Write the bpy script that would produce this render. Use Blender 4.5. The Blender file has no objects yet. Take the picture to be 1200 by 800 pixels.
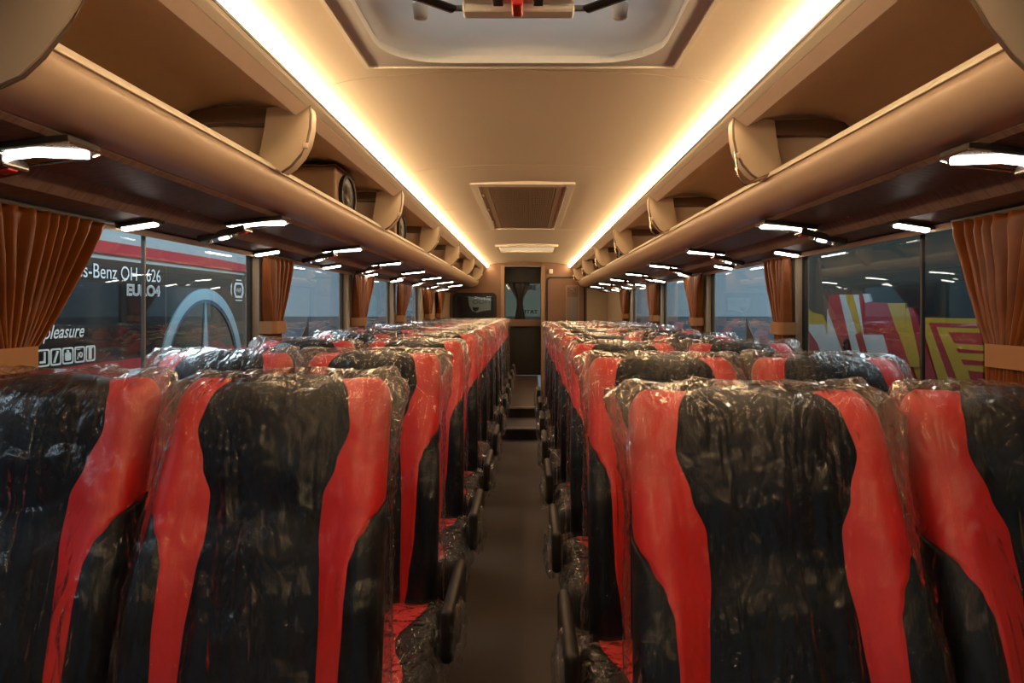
import bpy, bmesh, math, random
from mathutils import Vector, Matrix, noise

R = math.radians
scene = bpy.context.scene
COL = scene.collection
EYE = 1.28          # camera height above the aisle floor

# ------------------------------------------------------------------ camera, world, exposure
cam_d = bpy.data.cameras.new('camera')
cam = bpy.data.objects.new('camera', cam_d)
COL.objects.link(cam)
cam.location = (0, 0, EYE)
cam.rotation_euler = (R(90), 0, 0)
cam_d.sensor_width = 36.0
cam_d.lens = 850 / 1200 * 36
cam_d.shift_x = -19.3 / 1200
cam_d.shift_y = -38.5 / 1200
cam_d.clip_start = 0.02
scene.camera = cam

world = bpy.data.worlds.new('hall_light')
scene.world = world
world.use_nodes = True
world.node_tree.nodes['Background'].inputs[0].default_value = (0.62, 0.80, 0.96, 1)
world.node_tree.nodes['Background'].inputs[1].default_value = 0.20

scene.view_settings.view_transform = 'Standard'
scene.view_settings.look = 'None'
scene.view_settings.exposure = 0.0
scene.view_settings.gamma = 1.0
scene.view_settings.use_curve_mapping = False
scene.cycles.transparent_max_bounces = 64
scene.cycles.max_bounces = 8
scene.cycles.caustics_reflective = False
scene.cycles.caustics_refractive = False
scene.cycles.sample_clamp_indirect = 4.0

LED_RGB, LED_POWER = (1.0, 0.68, 0.37, 1), 35.0
LAMP_RGB, LAMP_POWER = (1.0, 0.90, 0.78, 1), 20.0

def hall_fill(x, y, w, l, watts):  # unseen overhead area light, added to brighten the hall and the neighbouring buses
    d = bpy.data.lights.new('hall_fill', 'AREA'); d.shape = 'RECTANGLE'; d.size = w; d.size_y = l; d.energy = watts; d.color = (0.80, 0.92, 1.0)
    o = bpy.data.objects.new('hall_fill', d); COL.objects.link(o); o.location = (x, y, 8.5)
hall_fill(-7.5, 8, 7, 24, 5200); hall_fill(7.5, 8, 7, 24, 5200)

# ------------------------------------------------------------------ materials
def new_mat(name):
    m = bpy.data.materials.new(name)
    m.use_nodes = True
    nt = m.node_tree
    return m, nt, nt.nodes['Principled BSDF']

def link(nt, a, b):
    nt.links.new(a, b)

def plain(name, rgb, rough=0.5, metal=0.0, spec=0.5, var=0.0, scale=30.0, bump=0.0, coat=0.0, sheen=0.0):
    """One colour with a soft mottling (var) and a fine bump."""
    m, nt, b = new_mat(name)
    b.inputs['Base Color'].default_value = (*rgb, 1)
    b.inputs['Roughness'].default_value = rough
    b.inputs['Metallic'].default_value = metal
    b.inputs['Specular IOR Level'].default_value = spec
    b.inputs['Coat Weight'].default_value = coat
    b.inputs['Coat Roughness'].default_value = 0.15
    b.inputs['Sheen Weight'].default_value = sheen
    if var or bump:
        tc = nt.nodes.new('ShaderNodeTexCoord')
        nz = nt.nodes.new('ShaderNodeTexNoise')
        nz.inputs['Scale'].default_value = scale
        nz.inputs['Detail'].default_value = 4
        link(nt, tc.outputs['Object'], nz.inputs['Vector'])
        if var:
            mx = nt.nodes.new('ShaderNodeMix'); mx.data_type = 'RGBA'
            mx.inputs['A'].default_value = (*[c * (1 - var) for c in rgb], 1)
            mx.inputs['B'].default_value = (*[min(1, c * (1 + var)) for c in rgb], 1)
            link(nt, nz.outputs['Fac'], mx.inputs['Factor'])
            link(nt, mx.outputs['Result'], b.inputs['Base Color'])
        if bump:
            bp = nt.nodes.new('ShaderNodeBump')
            bp.inputs['Strength'].default_value = bump
            bp.inputs['Distance'].default_value = 0.004
            link(nt, nz.outputs['Fac'], bp.inputs['Height'])
            link(nt, bp.outputs['Normal'], b.inputs['Normal'])
    return m

def emit(name, rgba, strength):
    m, nt, b = new_mat(name)
    b.inputs['Base Color'].default_value = (0.8, 0.8, 0.8, 1)
    b.inputs['Emission Color'].default_value = rgba
    b.inputs['Emission Strength'].default_value = strength
    return m

def plastic_film(name, seed):
    """Clear crinkled polythene: see-through, glossy on its creases, milky where it bunches."""
    m, nt, b = new_mat(name)
    N = nt.nodes
    out = N['Material Output']
    tc = N.new('ShaderNodeTexCoord')
    mp = N.new('ShaderNodeMapping')
    mp.inputs['Location'].default_value = (seed * 3.1, seed * 1.7, seed * 0.9)
    mp.inputs['Scale'].default_value = (1.0, 1.0, 0.45)
    link(nt, tc.outputs['Object'], mp.inputs['Vector'])
    warp = N.new('ShaderNodeTexNoise'); warp.inputs['Scale'].default_value = 7; warp.inputs['Detail'].default_value = 3
    link(nt, mp.outputs['Vector'], warp.inputs['Vector'])
    add = N.new('ShaderNodeMix'); add.data_type = 'RGBA'; add.blend_type = 'ADD'
    add.inputs['Factor'].default_value = 0.22
    link(nt, mp.outputs['Vector'], add.inputs['A']); link(nt, warp.outputs['Color'], add.inputs['B'])
    vo = N.new('ShaderNodeTexVoronoi'); vo.feature = 'DISTANCE_TO_EDGE'; vo.inputs['Scale'].default_value = 8
    link(nt, add.outputs['Result'], vo.inputs['Vector'])
    fine = N.new('ShaderNodeTexNoise'); fine.inputs['Scale'].default_value = 26; fine.inputs['Detail'].default_value = 5
    fine.inputs['Distortion'].default_value = 1.2
    link(nt, mp.outputs['Vector'], fine.inputs['Vector'])
    mth = N.new('ShaderNodeMath'); mth.operation = 'MULTIPLY_ADD'
    mth.inputs[1].default_value = 0.35
    link(nt, fine.outputs['Fac'], mth.inputs[0]); link(nt, vo.outputs['Distance'], mth.inputs[2])
    mp2 = N.new('ShaderNodeMapping')
    mp2.inputs['Location'].default_value = (seed * 2.3, seed, 0); mp2.inputs['Rotation'].default_value = (0, R(9), 0)
    mp2.inputs['Scale'].default_value = (1.0, 0.5, 0.10)
    link(nt, tc.outputs['Object'], mp2.inputs['Vector'])
    pl = N.new('ShaderNodeTexNoise'); pl.inputs['Scale'].default_value = 19; pl.inputs['Detail'].default_value = 2; pl.inputs['Distortion'].default_value = 0.6
    link(nt, mp2.outputs['Vector'], pl.inputs['Vector'])
    pm = N.new('ShaderNodeMath'); pm.operation = 'SUBTRACT'; pm.inputs[1].default_value = 0.5; link(nt, pl.outputs['Fac'], pm.inputs[0])
    pa = N.new('ShaderNodeMath'); pa.operation = 'ABSOLUTE'; link(nt, pm.outputs[0], pa.inputs[0])
    ps = N.new('ShaderNodeMath'); ps.operation = 'MULTIPLY_ADD'; ps.inputs[1].default_value = 1.6
    link(nt, pa.outputs[0], ps.inputs[0]); link(nt, mth.outputs[0], ps.inputs[2])
    bp = N.new('ShaderNodeBump'); bp.inputs['Strength'].default_value = 1.0; bp.inputs['Distance'].default_value = 0.024
    link(nt, ps.outputs[0], bp.inputs['Height'])
    gl = N.new('ShaderNodeBsdfGlossy'); gl.inputs['Roughness'].default_value = 0.045
    gl.inputs['Color'].default_value = (1, 1, 1, 1)
    link(nt, bp.outputs['Normal'], gl.inputs['Normal'])
    df = N.new('ShaderNodeBsdfDiffuse'); df.inputs['Color'].default_value = (0.44, 0.38, 0.31, 1)
    link(nt, bp.outputs['Normal'], df.inputs['Normal'])
    tl = N.new('ShaderNodeBsdfTranslucent'); tl.inputs['Color'].default_value = (0.44, 0.38, 0.31, 1)
    milk = N.new('ShaderNodeMixShader'); milk.inputs[0].default_value = 0.35
    link(nt, df.outputs[0], milk.inputs[1]); link(nt, tl.outputs[0], milk.inputs[2])
    tr = N.new('ShaderNodeBsdfTransparent'); tr.inputs['Color'].default_value = (0.95, 0.95, 0.95, 1)
    lw = N.new('ShaderNodeLayerWeight'); lw.inputs['Blend'].default_value = 0.35
    # milky amount: grows at grazing angles and on folds
    crease = N.new('ShaderNodeMapRange')
    crease.inputs['From Min'].default_value = 0.0; crease.inputs['From Max'].default_value = 0.02
    crease.inputs['To Min'].default_value = 0.012; crease.inputs['To Max'].default_value = 0.0
    link(nt, vo.outputs['Distance'], crease.inputs['Value'])
    att = N.new('ShaderNodeAttribute'); att.attribute_name = 'bunch'
    fc = N.new('ShaderNodeMath'); fc.operation = 'MULTIPLY_ADD'; fc.inputs[1].default_value = 0.025
    link(nt, lw.outputs['Facing'], fc.inputs[0]); link(nt, crease.outputs['Result'], fc.inputs[2])
    fb = N.new('ShaderNodeMath'); fb.operation = 'MULTIPLY_ADD'; fb.inputs[1].default_value = 0.24; fb.use_clamp = True
    link(nt, att.outputs['Fac'], fb.inputs[0]); link(nt, fc.outputs[0], fb.inputs[2])
    m1 = N.new('ShaderNodeMixShader')
    link(nt, fb.outputs[0], m1.inputs[0]); link(nt, tr.outputs[0], m1.inputs[1]); link(nt, milk.outputs[0], m1.inputs[2])
    m2 = N.new('ShaderNodeMixShader')
    link(nt, schlick(nt, bp.outputs['Normal'], 0.022), m2.inputs[0]); link(nt, m1.outputs[0], m2.inputs[1]); link(nt, gl.outputs[0], m2.inputs[2])
    link(nt, m2.outputs[0], out.inputs['Surface'])
    return m

def schlick(nt, normal=None, f0=0.04):
    """Reflectance of a thin sheet, the same from both of its sides."""
    N = nt.nodes
    lw = N.new('ShaderNodeLayerWeight'); lw.inputs['Blend'].default_value = 0.5
    if normal: link(nt, normal, lw.inputs['Normal'])
    pw = N.new('ShaderNodeMath'); pw.operation = 'POWER'; pw.inputs[1].default_value = 4.5
    link(nt, lw.outputs['Facing'], pw.inputs[0])
    ma = N.new('ShaderNodeMath'); ma.operation = 'MULTIPLY_ADD'; ma.inputs[1].default_value = 1 - f0; ma.inputs[2].default_value = f0
    link(nt, pw.outputs[0], ma.inputs[0])
    return ma.outputs[0]

def glass(name, tint, ior=1.45):
    m, nt, b = new_mat(name)
    N = nt.nodes
    tr = N.new('ShaderNodeBsdfTransparent'); tr.inputs['Color'].default_value = (*tint, 1)
    gl = N.new('ShaderNodeBsdfGlossy'); gl.inputs['Roughness'].default_value = 0.015
    mx = N.new('ShaderNodeMixShader')
    link(nt, schlick(nt, None, 0.03), mx.inputs[0]); link(nt, tr.outputs[0], mx.inputs[1]); link(nt, gl.outputs[0], mx.inputs[2])
    link(nt, mx.outputs[0], N['Material Output'].inputs['Surface'])
    return m

def dashed_cloth(name):
    """Dark brown head-lining cloth with rows of small dark dashes."""
    m, nt, b = new_mat(name)
    N = nt.nodes
    tc = N.new('ShaderNodeTexCoord')
    br = N.new('ShaderNodeTexBrick')
    br.inputs['Scale'].default_value = 28
    br.inputs['Color1'].default_value = (0.14, 0.085, 0.062, 1)
    br.inputs['Color2'].default_value = (0.24, 0.155, 0.118, 1)
    br.inputs['Mortar'].default_value = (0.20, 0.125, 0.092, 1)
    br.inputs['Mortar Size'].default_value = 0.035
    br.inputs['Brick Width'].default_value = 0.9
    br.inputs['Row Height'].default_value = 0.28
    link(nt, tc.outputs['Object'], br.inputs['Vector'])
    link(nt, br.outputs['Color'], b.inputs['Base Color'])
    b.inputs['Roughness'].default_value = 0.5
    b.inputs['Specular IOR Level'].default_value = 0.4
    return m

def curtain_cloth(name):
    m, nt, b = new_mat(name)
    N = nt.nodes
    tc = N.new('ShaderNodeTexCoord')
    nz = N.new('ShaderNodeTexNoise'); nz.inputs['Scale'].default_value = 14; nz.inputs['Detail'].default_value = 4
    link(nt, tc.outputs['Object'], nz.inputs['Vector'])
    mx = N.new('ShaderNodeMix'); mx.data_type = 'RGBA'
    mx.inputs['A'].default_value = (0.11, 0.024, 0.003, 1)
    mx.inputs['B'].default_value = (0.27, 0.070, 0.008, 1)
    link(nt, nz.outputs['Fac'], mx.inputs['Factor'])
    link(nt, mx.outputs['Result'], b.inputs['Base Color'])
    b.inputs['Roughness'].default_value = 0.40
    b.inputs['Specular IOR Level'].default_value = 0.35
    return m

M = {}
M['ceiling'] = plain('ceiling_panel', (0.84, 0.71, 0.53), 0.55, var=0.03, scale=60)
M['trim'] = plain('cream_trim', (0.94, 0.85, 0.68), 0.4)
M['panel_glow'] = emit('lit_panel', (1.0, 0.74, 0.42, 1), 0.55)
M['rack'] = plain('tan_rack_plastic', (0.70, 0.52, 0.36), 0.34, var=0.03, scale=40, bump=0.03)
M['fascia'] = plain('pinkish_fascia', (0.88, 0.70, 0.55), 0.45)
M['rack_back'] = plain('rack_lining', (0.88, 0.70, 0.51), 0.6, var=0.04, scale=25)
M['divider'] = plain('divider_plastic', (0.72, 0.57, 0.40), 0.42, var=0.03)
M['end_panel'] = plain('grey_brown_plastic', (0.44, 0.37, 0.29), 0.45, var=0.03)
M['divider_dark'] = plain('divider_arm_plastic', (0.17, 0.115, 0.075), 0.45)
M['groove'] = plain('dark_groove', (0.10, 0.07, 0.045), 0.5)
M['underside'] = dashed_cloth('headlining_cloth')
M['housing'] = plain('smoked_lamp_housing', (0.035, 0.028, 0.024), 0.14, coat=0.3)
M['chrome'] = plain('warm_chrome', (0.75, 0.62, 0.5), 0.2, metal=1.0)
M['wall'] = plain('beige_wall_panel', (0.46, 0.36, 0.25), 0.5, var=0.04, scale=20)
M['brown'] = plain('brown_laminate', (0.20, 0.105, 0.062), 0.4, var=0.08, scale=12)
M['brown_light'] = plain('light_brown_laminate', (0.30, 0.185, 0.115), 0.4, var=0.06, scale=12)
M['rubber'] = plain('black_rubber', (0.012, 0.011, 0.011), 0.5)
M['floor'] = plain('brown_vinyl', (0.046, 0.028, 0.021), 0.5, var=0.12, scale=90, bump=0.05)
M['step'] = plain('step_nosing', (0.42, 0.36, 0.30), 0.4)
M['dark'] = plain('dark_panel', (0.014, 0.011, 0.010), 0.45)
M['red'] = plain('red_leather', (0.57, 0.012, 0.011), 0.42, var=0.05, scale=50, bump=0.05)
M['black'] = plain('black_leather', (0.0045, 0.006, 0.009), 0.42, spec=0.15, var=0.15, scale=60, bump=0.06)
M['side'] = plain('dark_brown_cloth', (0.030, 0.019, 0.015), 0.7, var=0.1, scale=80)
M['arm'] = plain('armrest_plastic', (0.016, 0.012, 0.010), 0.5, spec=0.3)
M['steel'] = plain('grey_steel', (0.24, 0.23, 0.22), 0.4, metal=0.8)
M['curtain'] = curtain_cloth('satin_curtain')
M['tie'] = plain('tan_tie_band', (0.36, 0.17, 0.065), 0.5, var=0.05)
M['hatch'] = plain('hatch_plastic', (0.86, 0.84, 0.79), 0.4)
def translucent(name, rgb, amount):
    m, nt, b = new_mat(name)
    b.inputs['Base Color'].default_value = (*rgb, 1); b.inputs['Roughness'].default_value = 0.45
    tl = nt.nodes.new('ShaderNodeBsdfTranslucent'); tl.inputs['Color'].default_value = (*rgb, 1)
    mx = nt.nodes.new('ShaderNodeMixShader'); mx.inputs[0].default_value = amount
    link(nt, b.outputs[0], mx.inputs[1]); link(nt, tl.outputs[0], mx.inputs[2])
    link(nt, mx.outputs[0], nt.nodes['Material Output'].inputs['Surface'])
    return m
M['hatch_dark'] = translucent('hatch_dome_plastic', (0.86, 0.80, 0.70), 0.10)
M['white'] = plain('white_plastic', (0.78, 0.72, 0.62), 0.4)
M['knob_red'] = plain('red_handle', (0.55, 0.02, 0.015), 0.35)
M['grille'] = plain('grille_plastic', (0.42, 0.31, 0.20), 0.5)
M['cone'] = plain('speaker_cone', (0.055, 0.046, 0.04), 0.35)
M['speaker'] = plain('speaker_case', (0.42, 0.27, 0.16), 0.45, var=0.03)
M['led'] = emit('warm_led', LED_RGB, LED_POWER)
M['lamp'] = emit('white_lamp', LAMP_RGB, LAMP_POWER)
M['spot'] = emit('spot_lamp', LAMP_RGB, 8.0)
M['glass'] = glass('window_glass', (0.84, 0.88, 0.90))
M['glass_right'] = glass('tinted_window_glass', (0.62, 0.67, 0.69))
M['glass_dark'] = glass('rear_glass', (0.44, 0.42, 0.35))
M['film'] = [plastic_film('polythene_%s' % n, i + 1) for i, n in enumerate(('smooth', 'creased', 'folded'))]
M['hall'] = plain('hall_wall_paint', (0.33, 0.40, 0.43), 0.8, var=0.03, scale=2)
M['hall_low'] = plain('hall_wall_base', (0.10, 0.12, 0.14), 0.8)
M['hall_floor'] = plain('hall_floor', (0.10, 0.10, 0.10), 0.5)
M['bus_black'] = plain('black_bus_window', (0.010, 0.014, 0.017), 0.12)
M['bus_red'] = plain('red_bus_paint', (0.42, 0.018, 0.040), 0.25)
M['bus_grey'] = plain('grey_bus_paint', (0.36, 0.44, 0.47), 0.4)
M['bus_teal'] = plain('dark_teal_bus_window', (0.012, 0.026, 0.030), 0.12)
M['bus_white'] = plain('white_bus_paint', (0.62, 0.68, 0.74), 0.35)
M['bus_yellow'] = plain('yellow_bus_paint', (0.58, 0.37, 0.035), 0.35)
M['sticker'] = plain('white_lettering', (0.80, 0.86, 0.88), 0.5)
M['silver'] = plain('silver_blue_emblem', (0.30, 0.50, 0.62), 0.35)
M['navy'] = plain('navy_emblem', (0.03, 0.09, 0.17), 0.35)

# ------------------------------------------------------------------ helpers
def obj(name, verts, faces, mat, parent=None, smooth=False, midx=None):
    me = bpy.data.meshes.new(name)
    me.from_pydata([tuple(v) for v in verts], [], faces)
    mats = mat if isinstance(mat, list) else [mat]
    for mm in mats:
        me.materials.append(mm)
    if midx:
        for p, k in zip(me.polygons, midx):
            p.material_index = k
    if smooth:
        me.polygons.foreach_set('use_smooth', [True] * len(me.polygons))
    me.update()
    o = bpy.data.objects.new(name, me)
    COL.objects.link(o)
    if parent:
        o.parent = parent
    return o

class MB:
    """Collects shapes for one mesh."""
    def __init__(self):
        self.v, self.f, self.m = [], [], []
    def add(self, verts, faces, k=0):
        n = len(self.v)
        self.v += [Vector(p) for p in verts]
        self.f += [tuple(i + n for i in f) for f in faces]
        self.m += [k] * len(faces)
        return self
    def box(self, x0, x1, y0, y1, z0, z1, k=0):
        v = [(x, y, z) for x in (x0, x1) for y in (y0, y1) for z in (z0, z1)]
        f = [(0, 1, 3, 2), (4, 6, 7, 5), (0, 4, 5, 1), (2, 3, 7, 6), (0, 2, 6, 4), (1, 5, 7, 3)]
        return self.add(v, f, k)
    def rbox(self, c, h, r=0.01, seg=3, k=0, rot=None):
        bm = bmesh.new()
        bmesh.ops.create_cube(bm, size=2)
        for v in bm.verts:
            v.co = Vector((v.co.x * h[0], v.co.y * h[1], v.co.z * h[2]))
        bmesh.ops.bevel(bm, geom=bm.edges[:], offset=min(r, min(h) * 0.98), segments=seg, profile=0.5, affect='EDGES', clamp_overlap=True)
        bm.verts.index_update()
        vs = [(rot @ v.co if rot else v.co) + Vector(c) for v in bm.verts]
        self.add(vs, [tuple(v.index for v in f.verts) for f in bm.faces], k)
        bm.free()
        return self
    def tube(self, pts, r, n=10, k=0, flat=None):
        pts = [Vector(p) for p in pts]
        rings = []
        for i, p in enumerate(pts):
            t = (pts[min(i + 1, len(pts) - 1)] - pts[max(i - 1, 0)]).normalized()
            a = Vector((0, 0, 1)) if abs(t.z) < 0.9 else Vector((1, 0, 0))
            u = t.cross(a).normalized(); w = u.cross(t)
            rr = r[i] if isinstance(r, (list, tuple)) else r
            fl = flat or 1.0
            rings.append([p + u * rr * math.cos(q * 2 * math.pi / n) + w * rr * fl * math.sin(q * 2 * math.pi / n) for q in range(n)])
        v = [q for ring in rings for q in ring]
        f = []
        for i in range(len(rings) - 1):
            for q in range(n):
                a, b = i * n + q, i * n + (q + 1) % n
                f.append((a, b, b + n, a + n))
        f.append(tuple(range(n - 1, -1, -1))); f.append(tuple((len(rings) - 1) * n + q for q in range(n)))
        return self.add(v, f, k)
    def prism_y(self, poly, y0, y1, k=0):
        """Closed polygon in (x, z) extruded along y."""
        n = len(poly)
        v = [(x, y0, z) for x, z in poly] + [(x, y1, z) for x, z in poly]
        f = [(i, (i + 1) % n, (i + 1) % n + n, i + n) for i in range(n)]
        f += [tuple(range(n - 1, -1, -1)), tuple(range(n, 2 * n))]
        return self.add(v, f, k)
    def prism(self, poly, axis, a0, a1, k=0):
        """Closed polygon extruded along x ('x': poly in (y,z)), y or z ('z': poly in (x,y))."""
        n = len(poly)
        if axis == 'x':
            g = lambda p, a: (a, p[0], p[1])
        elif axis == 'y':
            g = lambda p, a: (p[0], a, p[1])
        else:
            g = lambda p, a: (p[0], p[1], a)
        v = [g(p, a0) for p in poly] + [g(p, a1) for p in poly]
        f = [(i, (i + 1) % n, (i + 1) % n + n, i + n) for i in range(n)]
        f += [tuple(range(n - 1, -1, -1)), tuple(range(n, 2 * n))]
        return self.add(v, f, k)
    def build(self, name, mat, parent=None, smooth=False):
        o = obj(name, self.v, self.f, mat, parent, smooth, self.m if isinstance(mat, list) else None)
        bm = bmesh.new(); bm.from_mesh(o.data)
        bmesh.ops.recalc_face_normals(bm, faces=bm.faces[:])
        bm.to_mesh(o.data); bm.free()
        return o

def autosmooth(o, ang=40):
    me = o.data
    me.polygons.foreach_set('use_smooth', [True] * len(me.polygons))
    bm = bmesh.new(); bm.from_mesh(me)
    for e in bm.edges:
        if len(e.link_faces) == 2 and e.calc_face_angle(0) > R(ang):
            e.smooth = False
    bm.to_mesh(me); bm.free()
    return o

def empty(name, loc=(0, 0, 0)):
    o = bpy.data.objects.new(name, None)
    o.empty_display_size = 0.1
    COL.objects.link(o)
    o.location = loc
    return o

def tag(o, label=None, cat=None, group=None, kind=None):
    if label: o['label'] = label
    if cat: o['category'] = cat
    if group: o['group'] = group
    if kind: o['kind'] = kind
    return o

def struct(o, label=None, cat=None):
    return tag(o, label, cat, kind='structure')

def copy_tree(o, parent=None):
    c = o.copy(); COL.objects.link(c)
    if parent: c.parent = parent
    for ch in list(o.children):
        copy_tree(ch, c)
    return c

def grid_faces(nu, nv, wrap=False):
    f = []
    for j in range(nv - 1):
        for i in range(nu if wrap else nu - 1):
            a, b = j * nu + i, j * nu + (i + 1) % nu
            f.append((a, b, b + nu, a + nu))
    return f

def lerp(a, b, t): return a + (b - a) * t
def sstep(a, b, x):
    t = min(1, max(0, (x - a) / (b - a)))
    return t * t * (3 - 2 * t)

def curve1(pts):
    """Smooth monotone-ish interpolation through (t, value) points."""
    pts = sorted(pts)
    def f(t):
        if t <= pts[0][0]: return pts[0][1]
        for (a, va), (b, vb) in zip(pts, pts[1:]):
            if t <= b:
                return lerp(va, vb, sstep(a, b, t))
        return pts[-1][1]
    return f

ORD = ['nearest', 'second', 'third', 'fourth', 'fifth', 'sixth', 'seventh', 'eighth', 'ninth', 'tenth', 'eleventh', 'twelfth']

def text_mesh(body, size, mat, name, parent, extrude=0.0, shear=0.0, width=None, loc=(0, 0, 0), rot=(0, 0, 0), mirror=False, bold=0.0):
    cu = bpy.data.curves.new('lettering', 'FONT')
    cu.body = body; cu.size = size; cu.extrude = extrude; cu.shear = shear; cu.offset = bold
    tmp = bpy.data.objects.new('lettering', cu)
    COL.objects.link(tmp)
    dg = bpy.context.evaluated_depsgraph_get()
    me = bpy.data.meshes.new_from_object(tmp.evaluated_get(dg))
    bpy.data.objects.remove(tmp); bpy.data.curves.remove(cu)
    xs = [v.co.x for v in me.vertices]
    x0, x1 = min(xs), max(xs)
    sx = (width / (x1 - x0)) if width else 1.0
    for v in me.vertices:
        v.co.x = (v.co.x - x0) * sx
        if mirror: v.co.x = -v.co.x
    me.materials.clear(); me.materials.append(mat)
    o = bpy.data.objects.new(name, me); COL.objects.link(o)
    o.location = loc; o.rotation_euler = rot
    if parent: o.parent = parent
    return o

# ------------------------------------------------------------------ the bus shell
Y0, YB = -0.9, 11.2          # where the interior begins and the rear wall
XW = 1.215                   # inner face of the side walls
ZW0, ZW1 = 0.80, 1.535        # window opening

fl = MB().box(-XW - .05, XW + .05, Y0, YB + .5, -0.06, 0.0)
struct(fl.build('floor', M['floor']))

# two steps and the raised rear aisle
st = MB()
st.box(-.30, .14, 7.10, YB + .3, 0, 0.11)
st.box(-.30, .14, 7.80, YB + .3, 0.11, 0.22)
s_o = struct(st.build('trim_1', M['floor']))
MB().box(-.30, .14, 7.085, 7.105, 0.095, 0.113).build('nosing', M['step'], s_o)
MB().box(-.30, .14, 7.785, 7.805, 0.205, 0.223).build('nosing', M['step'], s_o)

# ceiling: lengthwise arched panels with seams and an opening for the roof hatch
HX0, HX1, HY0, HY1 = -.452, .412, 1.16, 2.06
prof = [(.613, .6675), (.59, .677), (.55, .686), (.48, .697), (.38, .706), (.25, .714), (.12, .718), (0, .720)]
full = [(-x, z) for x, z in prof] + [(x, z) for x, z in prof[-2::-1]]
def cz(x):
    x = min(abs(x), .613)
    for (a, za), (b, zb_) in zip(prof, prof[1:]):
        if b <= x <= a: return lerp(za, zb_, (a - x) / (a - b))
    return .72
cmb = MB()
def ceil_strip(xs, y0, y1):
    lo = [(x, EYE + cz(x)) for x in xs]; hi = [(x, EYE + cz(x) + .012) for x in reversed(xs)]
    cmb.prism_y(lo + hi, y0, y1)
fx = [p[0] for p in full]
lx = [x for x in fx if x < HX0 - .01] + [HX0]
rx = [HX1] + [x for x in fx if x > HX1 + .01]
seams = [2.19, 3.62, 5.06, 6.50, 7.94, 9.4, YB]
ceil_strip(fx, Y0, HY0)
ceil_strip(lx, HY0, HY1); ceil_strip(rx, HY0, HY1)
a = HY1
for b in seams:
    ceil_strip(fx, a, b - .003); a = b + .003
ce = cmb.build('ceiling', M['ceiling'])
autosmooth(ce, 30); struct(ce)
rf = MB()
rf.box(-1.3, 1.3, Y0, HY0, EYE + .86, EYE + .90); rf.box(-1.3, 1.3, HY1, YB + .6, EYE + .86, EYE + .90)
rf.box(-1.3, HX0, HY0, HY1, EYE + .86, EYE + .90); rf.box(HX1, 1.3, HY0, HY1, EYE + .86, EYE + .90)
rf.box(HX0 - .02, HX0, HY0, HY1, EYE + .71, EYE + .86); rf.box(HX1, HX1 + .02, HY0, HY1, EYE + .71, EYE + .86)
rf.box(HX0, HX1, HY0 - .02, HY0, EYE + .735, EYE + .86); rf.box(HX0, HX1, HY1, HY1 + .02, EYE + .735, EYE + .86)
struct(rf.build('ceiling_backing', M['groove']))

# side walls: below the windows, above them, and the pillars between
PIL = {-1: [(-.9, -.75), (1.45, 1.60), (3.27, 3.40), (4.88, 5.02), (6.50, 6.64), (8.12, 11.2)],
        1: [(-.9, -.75), (1.45, 1.60), (3.30, 3.42), (4.95, 5.08), (6.67, 6.80), (8.60, 11.2)]}
for s, nm in ((-1, 'left'), (1, 'right')):
    w = MB()
    xa, xb = sorted((s * XW, s * (XW + .06)))
    w.box(xa, xb, Y0, YB, 0, ZW0)
    w.box(xa, xb, Y0, YB, ZW1, EYE + .86)
    for (a, b) in PIL[s]:
        w.box(xa, xb, a, b, ZW0, ZW1)
    wo = struct(w.build('wall_' + nm, M['wall']))
    # window panes with black gaskets
    for k, ((_, y0), (y1, _)) in enumerate(zip(PIL[s], PIL[s][1:])):
        gx = s * (XW + .035)
        n = k + 1 + (0 if s < 0 else 6)
        pane = MB().box(gx - .003, gx + .003, y0, y1, ZW0, ZW1).build('window_%d' % n, M['glass' if s < 0 or k > 1 else 'glass_right'])
        struct(pane)
        g = MB(); t = .016
        xa2, xb2 = sorted((s * (XW + .030), s * (XW + .05)))
        g.box(xa2, xb2, y0, y0 + t, ZW0, ZW1); g.box(xa2, xb2, y1 - t, y1, ZW0, ZW1)
        g.box(xa2, xb2, y0, y1, ZW0, ZW0 + t); g.box(xa2, xb2, y0, y1, ZW1 - t, ZW1)
        g.build('gasket', M['rubber'], pane)
        if (s < 0 and k == 1) or (s > 0 and k == 1):
            yd = 2.357 if s < 0 else 2.30
            if s < 0:
                MB().box(*sorted((s * (XW + .031), s * (XW + .042))), yd - .004, yd + .004, ZW0, ZW1).build('sliding_pane_rail', M['steel'], pane)
            else:
                MB().box(*sorted((s * (XW + .03), s * (XW + .04))), yd - .006, yd + .006, ZW0, ZW1).build('sliding_pane_rail', M['rubber'], pane)
        if k == 2:
            yt = 4.10 if s < 0 else 4.14
            MB().prism([(yt, EYE - .045), (yt - .03, EYE - .09), (yt - .14, EYE - .165), (yt - .50, ZW0), (yt + .0, ZW0)], 'x', s * (XW + .028), s * (XW + .032)).build('black_fin', M['rubber'], pane)

# rear wall with its doorway
def fr(u): return EYE + u
rb = MB()
D0, D1 = -.37, .195
rb.box(-XW, D0, YB, YB + .08, 0, fr(.72)); rb.box(D1, XW, YB, YB + .08, 0, fr(.72))
rb.box(D0, D1, YB, YB + .08, fr(.655), fr(.72))
rw = struct(rb.build('wall_rear', M['brown']))
jb = MB()
jb.box(D0 - .055, D0, YB - .03, YB, 0, fr(.665)); jb.box(D1, D1 + .06, YB - .03, YB, 0, fr(.665))
struct(jb.build('trim_2', M['brown_light']))
MB().box(D0, D1, YB - .02, YB, fr(.645), fr(.662)).build('lintel_strip', M['steel'], rw)
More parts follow.
